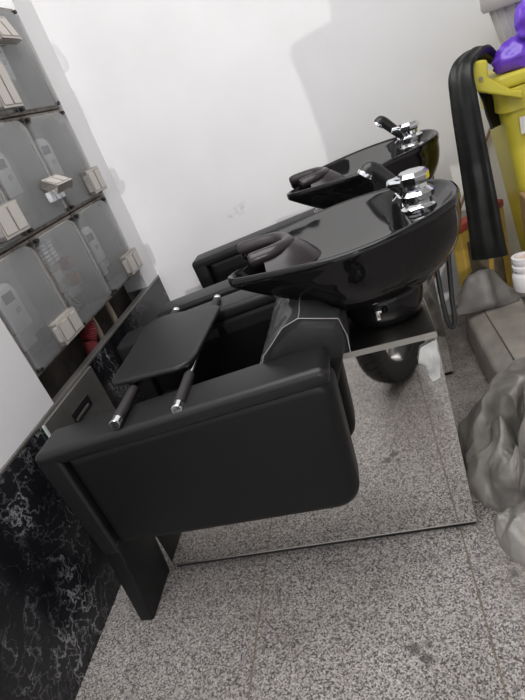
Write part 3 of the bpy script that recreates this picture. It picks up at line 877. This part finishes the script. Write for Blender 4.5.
big = [(.044, .376, .07), (.029, .334, .05), (.016, .227, .0), (.012, .108, .0), (.035, .055, .0), (.123, .304, .23), (.140, .170, .25), (.142, .057, .22), (.146, .078, .13), (.054, .227, .12), (.050, .112, .09), (.055, .060, .03), (.093, .047, .13), (.101, .212, .15), (.120, .134, .16), (.198, .397, .23), (.289, .431, .26), (.234, .245, .30), (.186, .213, .28), (.202, .143, .29), (.176, .20, .13), (.185, .168, .09), (.165, .130, .11), (.153, .026, .18), (.139, .03, .12), (.100, .034, .07),
       (.03, .40, -.02), (.10, .455, -.01), (.16, .49, .05), (.25, .495, .08), (.40, .49, .05), (.35, .30, .27), (.33, .12, .25), (.46, .40, .06), (.48, .2, .05), (.44, .05, .06), (.5, .49, -.05), (.52, .2, -.06), (.5, .0, -.05), (.3, .03, .12), (.0, .3, -.04), (-.01, .15, -.05), (.0, .02, -.05), (.10, .005, -.04), (.3, -.0, -.03)]
tarp(big, -.01, .52, .005, .49, 2.3, 'crumpled dusty grey tarpaulin heaped right of the mirrored base')
small = [(.053, -.012, .05), (.142, -.005, .09), (.063, -.108, .09), (.063, -.061, .03), (.056, -.125, .01), (.079, -.160, .0), (.089, -.090, .11), (.082, -.135, .06), (.20, -.06, .12), (.20, -.17, .03), (.3, -.1, .05), (.04, .0, -.01), (.035, -.07, -.02), (.03, -.14, -.03), (.08, -.19, -.03), (.2, -.22, -.04), (.36, -.2, -.05), (.38, -.05, -.04), (.3, -.01, .03), (.2, .0, .06), (.1, .0, .05)]
tarp(small, .02, .38, -.24, .002, 8.8, 'small fold of grey tarpaulin lying in front of the larger heap', 70, .7)

# white socket on a pole
root = empty('drain_pipe', (.335, .50, 0)); tag(root, 'white threaded pipe socket on a thin pole at the right edge', 'pipe')
o = Vector(root.location)
b = new(); tube(b, [(0, 0, .206), (0, 0, .47)], .010, 12); finish('pole', b, MT['pole'], root)
b = new(); lathe(b, [(0, .455), (.036, .455), (.038, .46), (.038, .505), (.034, .512), (.030, .516), (.030, .524), (.035, .527), (.035, .537), (.030, .540), (.030, .550), (.034, .552), (.034, .566), (.026, .568), (.025, .556), (0, .556)], (0, 0, 0), 32); sk = finish('socket', b, MT['white'], root, ang=35)
b = new(); lathe(b, [(0, .560), (.0245, .560), (.0245, .557), (0, .557)], (0, 0, 0), 24); finish('plug', b, MT['pinkish'], sk)

# scooter wheel standing under the camera, seen in the mirrored base
def wheel(cx, cy, yaw):
    root = empty('scooter_wheel', (cx, cy, 0), yaw); tag(root, 'black tyred scooter wheel whose reflection shows in the nearer mirrored base', 'wheel')
    R = .245; w = .058
    prof = [(R-.085, -w*.8), (R-.03, -w), (R-.012, -w*.82), (R-.002, -w*.4), (R, 0), (R-.002, w*.4), (R-.012, w*.82), (R-.03, w), (R-.085, w*.8), (R-.085, -w*.8)]
    T = Matrix.Translation((0, 0, R)) @ Matrix.Rotation(PI/2, 4, 'X')
    b = new(); lathe(b, prof, (0, 0, 0), 64, T); ty = finish('tyre', b, MT['rubber'], root, ang=60)
    b = new()
    for k in range(40):
        a = 2*PI*k/40
        for s in (-1, 1):
            p = [Vector(((R-d)*math.cos(a+s*f), (R-d)*math.sin(a+s*f), s*z)) for (d, f, z) in ((.0, .0, .006), (.0025, .05, w*.42), (.012, .09, w*.8))]
            tube(b, [T @ q for q in p], .0032, 5)
    finish('tread', b, MT['leather'], ty)
    b = new(); lathe(b, [(R-.084, -w*.75), (R-.097, -w*.7), (R-.103, 0), (R-.097, w*.7), (R-.084, w*.75)], (0, 0, 0), 48, T); rm = finish('wheel_rim', b, MT['blackplastic'], root)
    for k in range(5):
        a = 2*PI*k/5+.3
        b = new(); tube(b, [T @ Vector((.03*math.cos(a), .03*math.sin(a), 0)), T @ Vector(((R-.112)*math.cos(a+.15), (R-.112)*math.sin(a+.15), 0))], [.016, .012], 10); finish('spoke', b, MT['edge'], rm)
    b = new(); lathe(b, [(0, -.05), (.03, -.05), (.036, -.03), (.036, .03), (.03, .05), (0, .05)], (0, 0, 0), 28, T); finish('hub', b, MT['chrome'], rm)
    return root
wheel(-.105, -.885, math.radians(-58))

# added unseen rail behind the camera; its coat shapes cast a standing person's shadow
RY = -1.6
root = empty('shadow_blocker_rail', (.56, RY, 0)); tag(root, 'added unseen rail behind the camera that carries the shadow blockers', 'rail'); o = Vector(root.location)
for x in (.28, .86):
    b = new(); tube(b, [Vector((x, RY, .03))-o, Vector((x, RY, 2.27))-o], .013, 12); tube(b, [Vector((x, RY-.24, .015))-o, Vector((x, RY+.2, .015))-o], .015, 12); finish('blocker_post', b, MT['chrome'], root)
b = new(); tube(b, [Vector((.17, RY, 2.27))-o, Vector((1.1, RY, 2.27))-o], .013, 12); finish('blocker_bar', b, MT['chrome'], root)
def coat(cx, hw, label):  # coat-shaped blocker, added only to shade the back wall
    r = empty('shadow_blocker', (cx, RY+.125, 1.28)); tag(r, label, 'coat', 'added shadow blockers')
    b = new(); rows = []
    for (z, w, d) in ((.0, hw*.92, .09), (.25, hw*.90, .085), (.45, hw*.94, .08), (.58, hw*.985, .075), (.630, hw*.99, .065), (.652, hw*.955, .05), (.662, hw*.88, .05), (.670, hw*.62, .055), (.680, .178, .08), (.75, .168, .085), (.82, .165, .085), (.88, .13, .07), (.915, .07, .04), (.925, .015, .012)):
        m = 40
        rows.append([b.verts.new((w*math.copysign(abs(math.cos(2*PI*k/m))**.8, math.cos(2*PI*k/m)), d*math.sin(2*PI*k/m)*(1+.12*math.sin(k*1.9)), z)) for k in range(m)])
    for r1, r2 in zip(rows, rows[1:]):
        for k in range(len(r1)): b.faces.new((r1[k], r1[(k+1) % len(r1)], r2[(k+1) % len(r1)], r2[k]))
    b.faces.new(rows[0][::-1]); b.faces.new(rows[-1]); finish('blocker_body', b, MT['blocker'], r, ang=70)
    b = new(); tube(b, spline([(0, 0, .92), (0, -.03, .985), (0, -.09, 1.010), (0, -.125, 1.0055), (0, -.145, .995)], 5), .003, 8); finish('hook', b, MT['chrome'], r)
coat(.305, .37, 'added unseen coat-shaped shadow blocker at the left of the rail')
coat(.98, .29, 'added unseen coat-shaped shadow blocker at the right of the rail')
